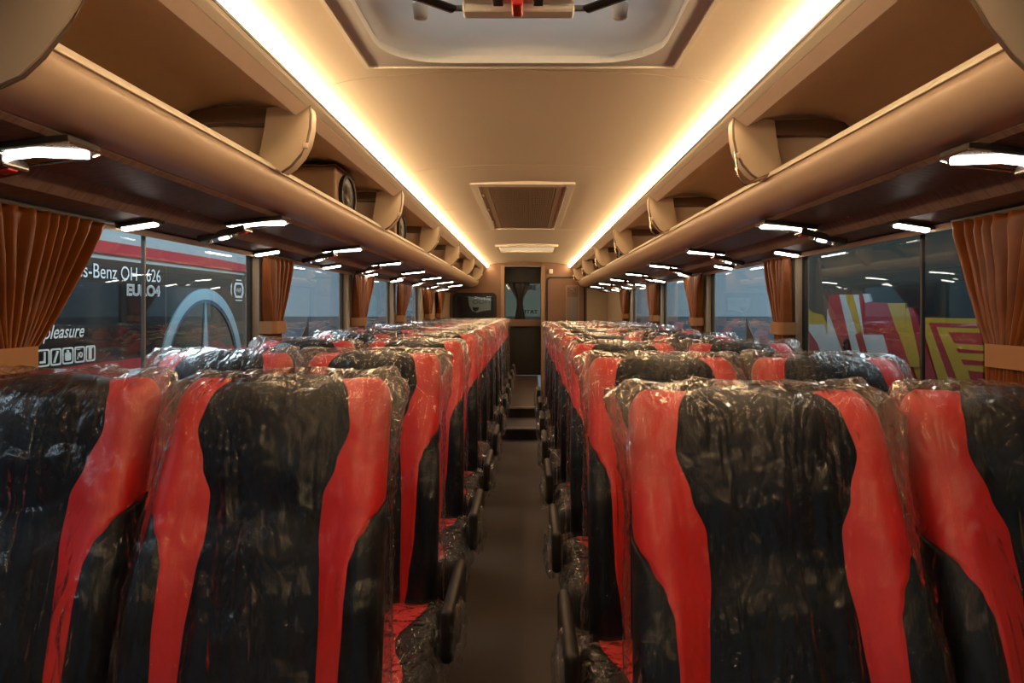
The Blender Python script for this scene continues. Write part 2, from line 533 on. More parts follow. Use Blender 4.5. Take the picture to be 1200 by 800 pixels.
# recess behind the doorway
rc = MB()
rc.box(D0 - .04, D0, YB + .08, YB + .42, 0, fr(.68)); rc.box(D1, D1 + .04, YB + .08, YB + .42, 0, fr(.68))
rc.box(D0 - .04, D1 + .04, YB + .08, YB + .42, fr(.66), fr(.70))
rc.box(D0, D1, YB + .38, YB + .42, .22, fr(-.17))          # below the glass
rc.box(D0, D1, YB + .36, YB + .42, fr(.40), fr(.66))       # above the glass
struct(rc.build('trim_3', M['dark']))
rb2 = MB().box(D0, D1, YB + .30, YB + .38, fr(-.28), fr(-.17)); struct(rb2.build('trim_4', M['brown']))
rg = struct(MB().box(D0, D1, YB + .395, YB + .401, fr(-.17), fr(.40)).build('window_13', M['glass_dark']))
text_mesh('OURE', .10, M['rubber'], 'lettering', rg, loc=(-.10, YB + .388, fr(.30)), rot=(R(90), 0, 0), bold=.004, width=.22)
text_mesh('TITAT', .085, M['rubber'], 'lettering', rg, loc=(-.12, YB + .388, fr(-.08)), rot=(R(90), 0, 0), bold=.002, width=.27)
# dark tied curtain in the doorway
def dark_drape():
    V = []; nu, nv = 15, 24
    for j in range(nv):
        t = j / (nv - 1); z = lerp(fr(-.30), fr(.42), t)
        wd = lerp(.10, .045, sstep(0, .55, t)) if t < .55 else lerp(.045, .17, sstep(.55, 1, t))
        c = lerp(-.13, -.145, t)
        for i in range(nu):
            u = i / (nu - 1) * 2 - 1
            V.append((c + u * wd, YB + .33 + .012 * math.cos(u * 9), z))
    o = obj('rear_curtain', V, grid_faces(nu, nv), M['rubber'], smooth=True)
    md = o.modifiers.new('thick', 'SOLIDIFY'); md.thickness = .004
    return tag(o, 'black curtain tied at its waist in the rear doorway', 'curtain')
dark_drape()

# rear window on the left of the doorway
rwf = MB()
def rrect(x0, x1, z0, z1, r, n=6):
    p = []
    for cx, cz_, a0 in ((x1 - r, z1 - r, 0), (x0 + r, z1 - r, 90), (x0 + r, z0 + r, 180), (x1 - r, z0 + r, 270)):
        for k in range(n + 1):
            a = R(a0 + 90 * k / n)
            p.append((cx + r * math.cos(a), cz_ + r * math.sin(a)))
    return p
def ring(mb, outer, inner, axis, a0, a1, k=0):
    n = len(outer)
    if axis == 'y': g = lambda p, a: (p[0], a, p[1])
    elif axis == 'x': g = lambda p, a: (a, p[0], p[1])
    else: g = lambda p, a: (p[0], p[1], a)
    v = [g(p, a0) for p in outer] + [g(p, a0) for p in inner] + [g(p, a1) for p in outer] + [g(p, a1) for p in inner]
    f = []
    for i in range(n):
        j = (i + 1) % n
        f += [(i, j, n + j, n + i), (2 * n + i, 3 * n + i, 3 * n + j, 2 * n + j), (i, 2 * n + i, 2 * n + j, j), (n + i, n + j, 3 * n + j, 3 * n + i)]
    mb.add(v, f, k)
rwin = empty('rear_window', (0, 0, 0))
tag(rwin, 'dark rounded rear window with a pale panel, left of the rear doorway', 'window')
fo, fi = rrect(-1.17, -.49, .98, fr(.245), .07), rrect(-1.12, -.54, 1.03, fr(.195), .05)
m = MB(); ring(m, fo, fi, 'y', YB - .035, YB - .001); m.build('rubber_frame', M['rubber'], rwin)
m = MB().prism(fi, 'y', YB - .012, YB - .009); m.build('pane', M['glass'], rwin)
m = MB().prism(rrect(-1.14, -.52, 1.01, fr(.22), .05), 'y', YB - .006, YB - .002); m.build('dark_backing', M['dark'], rwin)
shield = [(-.93, fr(.17)), (-.58, fr(.17)), (-.58, fr(-.02)), (-.70, fr(-.035)), (-.80, fr(-.06)), (-.87, fr(-.035)), (-.915, fr(.05))]
m = MB().prism(shield, 'y', YB - .0078, YB - .0062); m.build('pale_panel', M['bus_grey'], rwin)  # pale shield-shaped panel behind the pane
text_mesh('OOFI', .085, M['hall_low'], 'lettering', rwin, loc=(-.86, YB - .0079, fr(.075)), rot=(R(90), 0, 0), width=.26)
m = MB().prism([(-.87, fr(.02)), (-.76, fr(.02)), (-.775, fr(-.02)), (-.815, fr(-.05)), (-.855, fr(-.02))], 'y', YB - .0084, YB - .0079); m.build('crest', M['rubber'], rwin)

# toilet door on the right of the doorway
td = empty('rear_cabin_door', (.575, YB, 0))
tag(td, 'brown cabin door with black rubber edge, right of the rear doorway', 'door')
fo, fi = rrect(-.30, .30, .30, fr(.49), .06), rrect(-.275, .275, .32, fr(.465), .045)
m = MB(); ring(m, fo, fi, 'y', -.03, -.001); m.build('rubber_seal', M['rubber'], td)
m = MB().prism(fi, 'y', -.022, -.002); m.build('door_panel', M['brown'], td)
m = MB(); ring(m, rrect(.0, .205, fr(-.30), fr(.36), .02), rrect(.018, .187, fr(-.28), fr(.34), .015), 'y', -.034, -.023)
m.build('vent_plate_frame', M['brown_light'], td)
m = MB()
for k in range(9): m.box(.03 + k * .017, .04 + k * .017, -.028, -.023, fr(-.26), fr(.18))
m.build('vent_plate', M['steel'], td)
m = MB().rbox((.10, -.03, fr(.28)), (.06, .006, .05), .005); m.build('latch_plate', M['divider_dark'], td)
m = MB().tube([(.07, -.04, fr(.30)), (.11, -.05, fr(.29)), (.13, -.04, fr(.25))], .009); m.build('door_handle', M['steel'], td)
bx = MB().box(.90, XW - .004, YB - .02, YB - .001, 0, fr(.33)); struct(bx.build('trim_5', M['wall']))
eb = MB().rbox((.345, YB - .02, fr(.575)), (.028, .02, .035), .006); tag(eb.build('alarm_box', M['white']), 'small cream box on the rear wall above the cabin door', 'box')

# ------------------------------------------------------------------ luggage racks, LED coves
RY0, RY1 = 1.14, YB - .004
UNDER = [(.881, .3325), (.895, .321), (1.055, .303), (1.095, .262), (1.205, .247), (XW + .03, .242)]
for s, nm in ((-1, 'left'), (1, 'right')):
    P = lambda pts: [(s * x, EYE + v) for x, v in pts]
    rack = tag(empty('luggage_rack', (0, 0, 0)), 'long tan overhead luggage rack along the %s windows' % nm, 'luggage rack', 'overhead racks')
    lip = [(.802, .424), (.797, .434), (.790, .438), (.782, .437), (.775, .430), (.770, .415), (.771, .400), (.777, .384), (.788, .368), (.804, .355), (.826, .345), (.852, .338), (.88, .333),
           (.882, .345), (.85, .352), (.825, .362), (.808, .376), (.800, .395)]
    autosmooth(MB().prism_y(P(lip), RY0, RY1).build('front_lip', M['rack'], rack), 60)
    MB().prism_y(P([(.800, .442), (.794, .447), (.775, .438), (.764, .424), (.7635, .418), (.768, .417), (.780, .431)]), RY0, RY1).build('cream_top_strip', M['trim'], rack)
    MB().prism_y(P(UNDER + [(x, v + .014) for x, v in reversed(UNDER)]), RY0 - 1.6, RY1).build('underside_panel', M['underside'], rack)
    MB().prism_y(P([(.878, .336), (.884, .330), (.890, .3305), (.884, .338)]), RY0, RY1).build('edge_bead', M['rack'], rack)
    MB().prism_y(P([(XW - .025, .244), (XW - .001, .229), (XW - .001, .246)]), RY0 - 1.6, RY1).build('window_head_bead', M['rack'], rack)
    back = [(.706, .587), (.76, .610), (.84, .628), (.93, .628), (1.02, .60), (1.09, .54), (1.15, .45), (1.195, .33), (1.208, .262)]
    bo = [(x + .012, v + .012) for x, v in reversed(back)]
    autosmooth(MB().prism_y(P(back + bo), Y0, RY1).build('back_panel', M['rack_back'], rack), 50)
    MB().prism_y(P([(.885, .348), (1.05, .322), (1.10, .280), (1.20, .262), (1.20, .266), (1.10, .284), (1.05, .326), (.885, .352)]), RY0, RY1).build('deck', M['rack_back'], rack)
    cv = tag(empty('led_cove', (0, 0, 0)), 'glowing warm strip light running the length of the %s ceiling edge' % nm, 'strip light', 'ceiling strip lights')
    MB().prism_y(P([(.643, .6245), (.647, .619), (.664, .607), (.670, .610), (.678, .68), (.643, .70)]), Y0, RY1).build('cream_trim', M['trim'], cv)
    MB().prism_y(P([(.666, .606), (.669, .6035), (.700, .583), (.708, .585), (.745, .68), (.672, .68)]), Y0, RY1).build('lower_fascia', M['fascia'], cv)
    MB().prism_y(P([(.6375, .631), (.640, .6265), (.643, .6265), (.643, .66), (.640, .66)]), Y0, RY1).build('channel', M['steel'], cv)
    MB().prism_y(P([(.636, .633), (.622, .6425), (.6135, .666), (.617, .668), (.626, .647), (.639, .638)]), Y0, RY1).build('glowing_diffuser', M['led'], cv)

# rack front end panels, close to the camera
for s, nm in ((-1, 'left'), (1, 'right')):
    t = tag(empty('rack_end_panel', (0, 1.125, EYE)), 'big grey-brown rounded end panel of the rack at the top %s corner' % nm, 'end panel', 'rack end panels')
    pr = [(.66, .67), (.662, .60), (.672, .54), (.69, .49), (.72, .44), (.757, .393), (.79, .362), (.835, .342), (.885, .325), (1.21, .21), (1.21, .67)]
    MB().prism([(s * x, v) for x, v in pr], 'y', 0, .012).build('panel', M['end_panel'], t)
    e = MB().tube([(s * x, .008, v) for x, v in pr[:9]], .004, 8); e.build('edge_piping', M['divider_dark'], t, True)

# dividers across the racks
def make_divider(s):
    t = empty('rack_divider')
    outl = [(.660, .618), (.657, .585), (.659, .545), (.668, .502), (.688, .462), (.716, .430), (.744, .411),
            (.772, .432), (.797, .447), (.812, .462), (.803, .50), (.795, .55), (.788, .605)]
    autosmooth(MB().prism([(s * x, v) for x, v in outl], 'y', -.015, .045).build('shield_plate', M['divider'], t), 35)
    pts = outl[:7]
    MB().tube([(s * x, -.012, v) for x, v in pts], .0045, 6).build('edge_bead', M['divider_dark'], t, True)
    MB().rbox((s * .672, -.016, .49), (.009, .005, .009), .004).build('latch', M['rack'], t)
    arm = [(.78, .607), (.95, .612), (1.02, .600), (1.08, .565), (1.13, .50), (1.16, .42), (1.185, .30), (1.155, .30), (1.12, .42), (1.09, .49), (1.045, .535), (1.0, .558), (.95, .565), (.79, .560)]
    MB().prism([(s * x, v) for x, v in arm], 'y', 0, .07).build('arm', M['divider_dark'], t)
    MB().prism([(s * x, v) for x, v in [(.79, .57), (.95, .575), (1.07, .53), (1.14, .42), (1.17, .30), (1.17, .262), (.89, .36), (.80, .40)]], 'y', .045, .06).build('web_panel', M['rack_back'], t)
    return t
DIV = {-1: [2.20, 3.78, 5.36, 6.94, 8.84, 10.55], 1: [2.34, 3.97, 5.58, 7.20, 8.96, 10.70]}
for s, nm in ((-1, 'left'), (1, 'right')):
    p = make_divider(s)
    for k, y in enumerate(DIV[s]):
        o = p if k == 0 else copy_tree(p)
        o.location = (0, y, EYE)
        tag(o, 'tan curved divider across the %s luggage rack, %s of six from the front' % (nm, ORD[k] if k else 'first'), 'rack divider', 'luggage rack dividers')
        if s > 0 and k == 0:
            MB().tube([(.658, -.02, .50), (.667, -.03, .42), (.690, -.03, .395), (.77, -.02, .428)], .005, 8).build('wire_stay', M['chrome'], o, True)

# speaker boxes on the racks
def make_speaker(s):
    t = empty('speaker_box')
    b = MB().rbox((0, 0, .112), (.15, .17, .112), .012, 3); b.build('case', M['speaker'], t)
    MB().rbox((0, 0, .228), (.152, .172, .005), .003, 2).build('dark_lid', M['divider_dark'], t)
    m = MB(); n = 28
    el = lambda r: [(r * .13 * math.cos(2 * math.pi * k / n), .118 + r * .096 * math.sin(2 * math.pi * k / n)) for k in range(n)]
    ring(m, el(1.0), el(.86), 'x', -s * .148, -s * .166); m.build('speaker_rim', M['rubber'], t)
    m = MB(); v = []; f = []
    for j, (r, d) in enumerate(((.87, .158), (.6, .1525), (.34, .1515), (.33, .156), (.15, .160))):
        v += [(-s * d, y, z) for y, z in el(r)]
    f = grid_faces(n, 5, True) + [tuple(range(4 * n, 5 * n))]
    m.add([(x, y, z) for x, y, z in v], f); m.build('cone', M['cone'], t, True)
    return t
sp = make_speaker(-1)
sp.location = (-.955, 3.20, EYE + .372)
tag(sp, 'large tan speaker box with oval grille, second bay of the left rack', 'speaker', 'rack speakers')
sp2 = copy_tree(sp); sp2.location = (-.955, 4.56, EYE + .372)
tag(sp2, 'tan speaker box with oval grille, third bay of the left rack', 'speaker', 'rack speakers')
sp3 = make_speaker(1); sp3.location = (.955, 6.35, EYE + .372)
tag(sp3, 'tan speaker box with dark grille on the right rack', 'speaker', 'rack speakers')

# ------------------------------------------------------------------ roof hatch, grille, ceiling panel
ht = tag(empty('roof_hatch', (-.02, (HY0 + HY1) / 2, EYE + .70)), 'pale grey roof hatch with a handle bar in the ceiling overhead', 'roof hatch')
hw, hl = .432, .45
oz = lambda r, w, l: rrect(-w, w, -l, l, r)
m = MB(); ring(m, oz(.008, hw, hl), oz(.16, hw - .055, hl - .045), 'z', -.012, .03); m.build('frame', M['hatch'], ht)
m = MB(); ring(m, oz(.008, hw + .012, hl + .006), oz(.008, hw, hl), 'z', -.018, .03); m.build('outer_trim', M['trim'], ht)
m = MB(); ring(m, oz(.165, hw - .045, hl - .035), oz(.16, hw - .056, hl - .046), 'z', -.018, -.008); m.build('inner_bead', M['hatch'], ht)
V = []; lay = ((0, .025, .16), (.015, .05, .16), (.05, .07, .15), (.16, .085, .12), (.26, .09, .08))
for (ins, dz, r) in lay:
    V += [(x, y, dz - .03) for x, y in oz(r, hw - .05 - ins, hl - .04 - ins)]
nn = len(oz(.1, .3, .3))
f = grid_faces(nn, len(lay), True) + [tuple((len(lay) - 1) * nn + q for q in range(nn))]
obj('dome', V, f, M['hatch_dark'], ht, True)
hb = MB().rbox((-.003, .07, -.005), (.128, .022, .016), .005); hb.build('handle_bar', M['white'], ht)
hb = MB().rbox((-.003, .005, .012), (.125, .035, .02), .006); hb.build('latch_body', M['white'], ht)
MB().rbox((-.005, .01, -.018), (.013, .035, .018), .006).build('red_knob', M['knob_red'], ht)
for sx in (-1, 1):
    MB().rbox((sx * .045 - .003, -.005, -.012), (.012, .02, .012), .003).build('latch_slot', M['rubber'], ht)
    MB().tube([(sx * .125, .075, -.003), (sx * .165, .073, -.003)], .007).build('pivot_pin', M['steel'], ht)
    MB().tube([(sx * .155, .075, -.005), (sx * .25, .0, .0), (sx * .30, -.15, .01)], .016, 8, flat=.5).build('support_arm', M['arm'], ht)
    MB().tube([(sx * .245, .175, .06), (sx * .245, .175, .015)], [.022, .017], 14).build('peg', M['hatch'], ht, True)

gr = tag(empty('air_return_grille', (-.035, 5.28, EYE + .715)), 'long slatted air return grille set in the middle of the ceiling', 'air grille')
m = MB(); ring(m, rrect(-.30, .30, -1.18, 1.18, .006, 2), rrect(-.262, .262, -1.10, 1.14, .004, 2), 'z', -.014, .02); m.build('frame', M['trim'], gr)
MB().box(-.262, .262, -1.1, 1.14, .006, .016).build('backing', M['groove'], gr)
m = MB()
for k in range(27):
    x = -.195 + k * .0146
    m.box(x, x + .0085, -1.03, 1.08, -.008, .004)
for k in range(34):
    y = -1.03 + k * .0635
    m.box(-.2, .2, y, y + .012, -.006, .0)
m.build('slats', M['grille'], gr)
m = MB()
m.box(-.24, -.2, -1.06, 1.11, -.009, .003); m.box(.2, .236, -1.06, 1.11, -.009, .003); m.box(-.2, .2, -1.06, -1.03, -.009, .003); m.box(-.2, .2, 1.08, 1.11, -.009, .003)
m.build('slat_border', M['grille'], gr)
for y in (-.75, -.1, .6): MB().box(-.256, -.243, y - .03, y + .03, -.012, .004).build('hinge', M['trim'], gr)

cp = tag(empty('ceiling_panel_light', (-.02, 8.45, EYE + .715)), 'pale rectangular panel in the ceiling near the rear, beyond the grille', 'ceiling panel')
m = MB(); ring(m, rrect(-.35, .35, -.42, .42, .008, 2), rrect(-.31, .31, -.36, .36, .006, 2), 'z', -.03, .02); m.build('frame', M['trim'], cp)
MB().box(-.31, .31, -.36, .36, -.012, .0).build('panel', M['panel_glow'], cp)

# ------------------------------------------------------------------ lamps under the racks
def under(x):                       # height of the rack underside at lateral distance x
    for (xa, va), (xb, vb) in zip(UNDER, UNDER[1:]):
        if x <= xb: return EYE + lerp(va, vb, (x - xa) / (xb - xa))
    return EYE + UNDER[-1][1]
def wedge(s, poly, slope, drop, parent):
    """Housing whose upper face follows the sloping panel while its lower face hangs level."""
    n = len(poly)
    v = [(s * x, y, -.010) for x, y in poly] + [(s * x, y, max(-.008, drop - slope * x)) for x, y in poly]
    f = [(i, (i + 1) % n, (i + 1) % n + n, i + n) for i in range(n)] + [tuple(range(n - 1, -1, -1)), tuple(range(n, 2 * n))]
    return MB().add(v, f).build('smoked_housing', M['housing'], parent)
def make_reader(s):
    """Angled reading lamp with smoked housing; built at the origin in the plane of the panel (z down is out)."""
    t = empty('reading_lamp')
    hou = [(-.095, -.045), (-.055, -.05), (.10, -.05), (.10, .085), (-.05, .085), (-.095, .06)]
    wedge(s, hou, .02, .002, t)
    rim = MB(); pts = [(s * x, y, -.011) for x, y in hou]; rim.tube(pts + [pts[0]], .0028, 6); rim.build('metal_rim', M['chrome'], t)
    bar = [(.095, -.015), (-.008, -.015), (-.080, .045), (-.064, .070), (.004, .012), (.095, .012)]
    MB().prism([(s * x, y) for x, y in bar], 'z', -.016, -.004).build('glowing_bar', M['lamp'], t)
    MB().tube([(s * -.04, .075, -.012), (s * .015, .03, -.012)], .003, 6).build('trim_wire', M['chrome'], t)
    return t
def make_side_lamp(s):
    t = empty('window_side_lamp')
    wedge(s, [(-.055, -.035), (.055, -.035), (.055, .035), (-.055, .035)], .0, .002, t)
    MB().rbox((0, -.005, -.012), (.050, .012, .005), .003).build('glowing_bar', M['lamp'], t)
    return t
def make_spot(s):
    t = empty('service_console')
    MB().rbox((s * -.005, .0, -.006), (.085, .04, .012), .006).build('console_body', M['housing'], t)
    MB().rbox((s * .0, -.005, -.018), (.016, .012, .005), .003).build('spot_lens', M['spot'], t)
    MB().tube([(s * .05, .0, -.016), (s * .05, .0, -.024)], .010, 12).build('air_nozzle', M['chrome'], t)
    MB().tube([(s * -.04, -.01, -.016), (s * -.04, -.01, -.024)], .012, 12).build('air_nozzle', M['chrome'], t)
    MB().rbox((s * -.068, .0, -.017), (.014, .014, .004), .003).build('red_reflection_patch', M['knob_red'], t)  # solid red patch in place of a red reflection on the console
    return t
sets = {-1: dict(r=[1.40, 2.57, 3.75, 4.91, 6.05, 7.2, 8.35, 9.5], o=[2.14, 3.18, 4.22, 5.25, 6.3, 7.35, 8.4, 9.45], c=[1.28, 2.45, 3.62, 4.78, 5.95, 7.1, 8.25, 9.4]),
         1: dict(r=[1.46, 2.69, 3.93, 5.18, 6.43, 7.65, 8.9, 10.1], o=[2.17, 3.22, 4.26, 5.30, 6.35, 7.4, 8.45, 9.5], c=[1.32, 2.55, 3.80, 5.05, 6.30, 7.5, 8.75, 9.95])}
for s, nm in ((-1, 'left'), (1, 'right')):
    for key, mk, x, lab, cat, grp in (('r', make_reader, .955, 'angled white reading lamp under the %s rack, %s from the front', 'reading lamp', 'reading lamps under the racks'),
                                 ('o', make_side_lamp, 1.145, 'short white lamp above the %s windows, %s from the front', 'lamp', 'window side lamps'),
                                 ('c', make_spot, 1.085, 'dark service console with small spot under the %s rack, %s from the front', 'service console', 'overhead service consoles')):
        p = mk(s)
        for k, y in enumerate(sets[s][key]):
            o = p if k == 0 else copy_tree(p)
            o.location = (s * x, y + (.13 if key == 'c' else 0), under(x) - {'r': .003, 'o': .003, 'c': .004}[key])
            o.rotation_euler = (0, R({'r': 6.4, 'o': 9, 'c': 14}[key]) * s, 0)
            tag(o, lab % (nm, 'first' if k == 0 else ORD[k]), cat, grp)

# ------------------------------------------------------------------ bus seats
ZB, ZT, CAP = .42, 1.136, .05
PE, QE, HT = 6.0, 2.4, .058
wf = curve1([(0, .222), (.35, .221), (.75, .210), (.92, .208), (1, .206)])
bol = curve1([(0, .02), (.2, .05), (.45, .06), (.68, .035), (.85, .022), (1, .0)])
puff = curve1([(0, .0), (.1, .018), (.3, .028), (.55, .016), (.66, .004), (.8, .018), (.93, .016), (1, .0)])
cen = curve1([(0, .56), (.18, .55), (.39, .54), (.52, .52), (.62, .49), (.70, .50), (.78, .60), (.87, .70), (.94, .66), (1, .60)])
pod = curve1([(0, .60), (.1, .66), (.3, .735), (.45, .755), (.55, .775), (.60, .83), (.64, .92), (.69, 1.06), (1, 1.06)])

def th(u):
    if u > 1: return math.pi / 2 + (u - 1) * 3.5
    return math.asin(min(1, abs(u)) ** (PE / 2)) * (1 if u >= 0 else -1)

def back_pt(theta, t, off=0.0):
    """Point on the backrest: theta 0 is front centre, +-90 deg the sides, 180 deg the back."""
    tt = min(t, 1.0)
    if tt <= .92:
        z = lerp(ZB, ZT - CAP, tt / .92); ca = 1.0; h = HT
    else:
        a = (tt - .92) / .08 * math.pi / 2
        ca = math.cos(a); z = ZT - CAP + CAP * math.sin(a); h = HT * ca
    w = wf(tt) - .035 * (1 - ca)
    s_, c_ = math.sin(theta), math.cos(theta)
    x = w * math.copysign(abs(s_) ** (2 / PE), s_)
    y = -h * math.copysign(abs(c_) ** (2 / QE), c_)
    front = sstep(-.25, .25, c_)
    u = abs(x) / w
    y -= front * bol(tt) * sstep(.45, .95, u) * ca
    y -= front * puff(tt) * (1 - sstep(.1, .8, u)) * ca
    yc = .05 - .215 * (1 - (z - ZB) / (ZT - ZB)) - .02 * math.sin(math.pi * (z - ZB) / (ZT - ZB))
    p = Vector((x, yc + y, z))
    if off:
        e = .002
        a1, a2 = back_pt(theta - .02, t), back_pt(theta + .02, t)
        b1, b2 = back_pt(theta, max(0, t - .01)), back_pt(theta, min(.999, t + .01))
        n = (a2 - a1).cross(b2 - b1)
        n = n.normalized() if n.length > 1e-9 else Vector((0, 0, 1))
        if t > .985: n = (n + Vector((0, 0, 1.5))).normalized()
        p += n * off
    return p

GRID_T = [.92 * k / 72 for k in range(73)]
def trows(n, t0, t1):
    """Rows packed closer over the rounded top; the panels all share one set of rows."""
    if n == 34:
        base = [t for t in GRID_T if t0 <= t <= min(t1, .92)]
    else:
        base = [lerp(t0, min(t1, .92), k / (n - 1)) for k in range(n)]
    if t1 > .92:
        base += [lerp(.92, t1, k / 7) for k in range(1, 8)]
    return base

def back_body(name, parent):
    rows = trows(34, 0, 1); nu = 96; V = []
    for t in rows:
        for i in range(nu):
            V.append(back_pt(2 * math.pi * i / nu, t))
    f = grid_faces(nu, len(rows), True) + [tuple(range(nu - 1, -1, -1))]
    return obj(name, V, f, M['side'], parent, True)

def overlay(name, fa, fb, t0, t1, off, mat, parent, nu=18, n=34, crown=0.0, label=None):
    rows = trows(n, t0, t1); V = []
    for t in rows:
        a, b = fa(t), fb(t)
        for i in range(nu):
            q = i / (nu - 1)
            o_ = off * (0.2 + 0.8 * min(1, 6 * q, 6 * (1 - q))) + crown * math.sin(math.pi * q)
            if nu == 22:
                u = lerp(a, b, q); thn = math.copysign(th(abs(u)), u)
            else:
                thn = lerp(math.copysign(th(abs(a)), a), math.copysign(th(abs(b)), b), q)
            V.append(back_pt(thn, t, o_))
    o = obj(name, V, grid_faces(nu, len(rows)), mat, parent, True)
    return o

def film_back(name, parent, seed, mat, side=0):
    """Loose polythene bag over the backrest."""
    rows = trows(78, .0, 1); nu = 128; V = []; bunch = []
    for t in rows:
        for i in range(nu):
            a = 2 * math.pi * i / nu
            c_ = math.cos(a)
            # pack more columns on the front
            aa = a - .35 * math.sin(2 * a) * 0
            p = back_pt(aa, t, .015)
            q = Vector((p.x * 16 + seed * 5.3, p.y * 12, p.z * 5 + seed))
            n1 = noise.noise(q)
            q2 = Vector((p.x * 38 + p.z * 10, p.y * 30 + seed, p.z * 16 + seed * 2))
            n2 = abs(noise.noise(q2))
            q3 = Vector((p.x * 24 + .35 * p.z * 24 * math.copysign(1, p.x), p.y * 10 + seed * 3, p.z * 3.0))
            st_ = 1 - min(1, abs(noise.noise(q3)) * 5)          # long narrow pleats
            q4 = Vector((p.x * 30 - p.z * 22, p.z * 9 + seed * 7, p.y * 20))
            st2 = 1 - min(1, abs(noise.noise(q4)) * 6)
            top = sstep(.80, 1.0, t)
            corner = sstep(.70, 1.0, abs(p.x) / .2) * sstep(.72, .92, t)
            amp = .006 + .012 * top + .014 * corner
            d = Vector((p.x, (p.y - .0) * 1.0, (p.z - .9) * .3)); d.normalize()
            low = sstep(.35, 0, t)
            p = p + d * (max(-.003, amp * (n1 + .9 * n2)) + .010 * corner + .012 * low * (n1 + .4) + .005 * st_ * st_ + (.003 + .004 * top) * st2)
            if corner > 0: p.z += .006 * corner * n1
            lim = lambda sd: .40 if side * sd > 0 else .238
            p.x = max(-lim(-1), min(lim(1), p.x))
            V.append(p)
            bunch.append(min(1, max(0, 0.0 + .75 * top * (.25 + .9 * n2 + .25 * n1) + .9 * corner + .06 * max(0, n1) * n2 + .05 * st_ * st_)))
    f = grid_faces(nu, len(rows), True)
    o = obj(name, V, f, mat, parent, True)
    at = o.data.attributes.new('bunch', 'FLOAT', 'POINT')
    at.data.foreach_set('value', bunch)
    return o

def cushion(parent, cx=0, hw=.214):
    b = MB().rbox((cx, -.45, .365), (hw, .26, .075), .05, 4)
    autosmooth(b.build('cushion', M['black'], parent), 60)
    path = []
    for k in range(14): path.append((lerp(-.20, -.675, k / 13), .441))
    for k in range(1, 7):
        a = R(90 * k / 6); path.append((-.675 - .048 * math.sin(a), .393 + .048 * math.cos(a)))
    for k in range(1, 5): path.append((-.723, lerp(.393, .31, k / 4)))
    for sg in (-1, 1):
        V = []; nu = 8
        for j, (y, z) in enumerate(path):
            q = j / (len(path) - 1)
            outer = hw - .078 + .026 * math.cos(q * 12.5 - .6)
            inner = .06 + .02 * math.cos(q * 6)
            for i in range(nu):
                V.append((cx + sg * lerp(inner, outer, i / (nu - 1)), y, z + (.0016 if j < 14 else 0)))
        obj('red_cushion_panel', V, grid_faces(nu, len(path)), M['red'], parent, True)

def film_cushion(parent, seed, mat, cx=0, hw=.222):
    bm = bmesh.new(); bmesh.ops.create_cube(bm, size=2)
    for v in bm.verts: v.co = Vector((v.co.x * hw, v.co.y * .275, v.co.z * .078))
    bmesh.ops.subdivide_edges(bm, edges=bm.edges[:], cuts=14, use_grid_fill=True)
    vs = []; bn = []
    for v in bm.verts:
        p = v.co.copy()
        # rounded box
        r = .05; q = Vector((max(-hw + r, min(hw - r, p.x)), max(-.275 + r, min(.275 - r, p.y)), max(-.078 + r, min(.078 - r, p.z))))
        d = p - q
        if d.length > 1e-6: p = q + d.normalized() * r
        n1 = noise.noise(Vector((p.x * 14 + seed, p.y * 14, p.z * 20)))
        n2 = abs(noise.noise(Vector((p.x * 34, p.y * 34 + seed, p.z * 40))))
        side = sstep(hw - .07, hw, abs(p.x))
        dn = d.normalized() if d.length > 1e-6 else p.normalized()
        p += dn * (.006 + .012 * side * (n1 + n2) + .004 * n2)
        vs.append(p + Vector((cx, -.45, .370))); bn.append(min(1, .15 + .6 * side * (.4 + n2) + .3 * n2))
    bm.verts.index_update()
    o = obj('plastic_cushion_cover', vs, [tuple(v.index for v in f.verts) for f in bm.faces], mat, parent, True)
    bm.free()
    at = o.data.attributes.new('bunch', 'FLOAT', 'POINT'); at.data.foreach_set('value', bn)
    return o

def film_lump(parent, c, h, seed, mat):
    nu, nv = 18, 14; V = []; bn = []
    for j in range(nv):
        ph = math.pi * (j + .01) / (nv - .98)
        for i in range(nu):
            a = 2 * math.pi * i / nu
            p = Vector((math.sin(ph) * math.cos(a), math.sin(ph) * math.sin(a), math.cos(ph)))
            k = 1 + .35 * noise.noise(p * 2.3 + Vector((seed, 0, 0))) + .2 * abs(noise.noise(p * 6))
            V.append((c[0] + p.x * h[0] * k, c[1] + p.y * h[1] * k, c[2] + p.z * h[2] * k)); bn.append(.75)
    o = obj('plastic_armrest_sleeve', V, grid_faces(nu, nv, True), mat, parent, True)
    at = o.data.attributes.new('bunch', 'FLOAT', 'POINT'); at.data.foreach_set('value', bn)
    return o

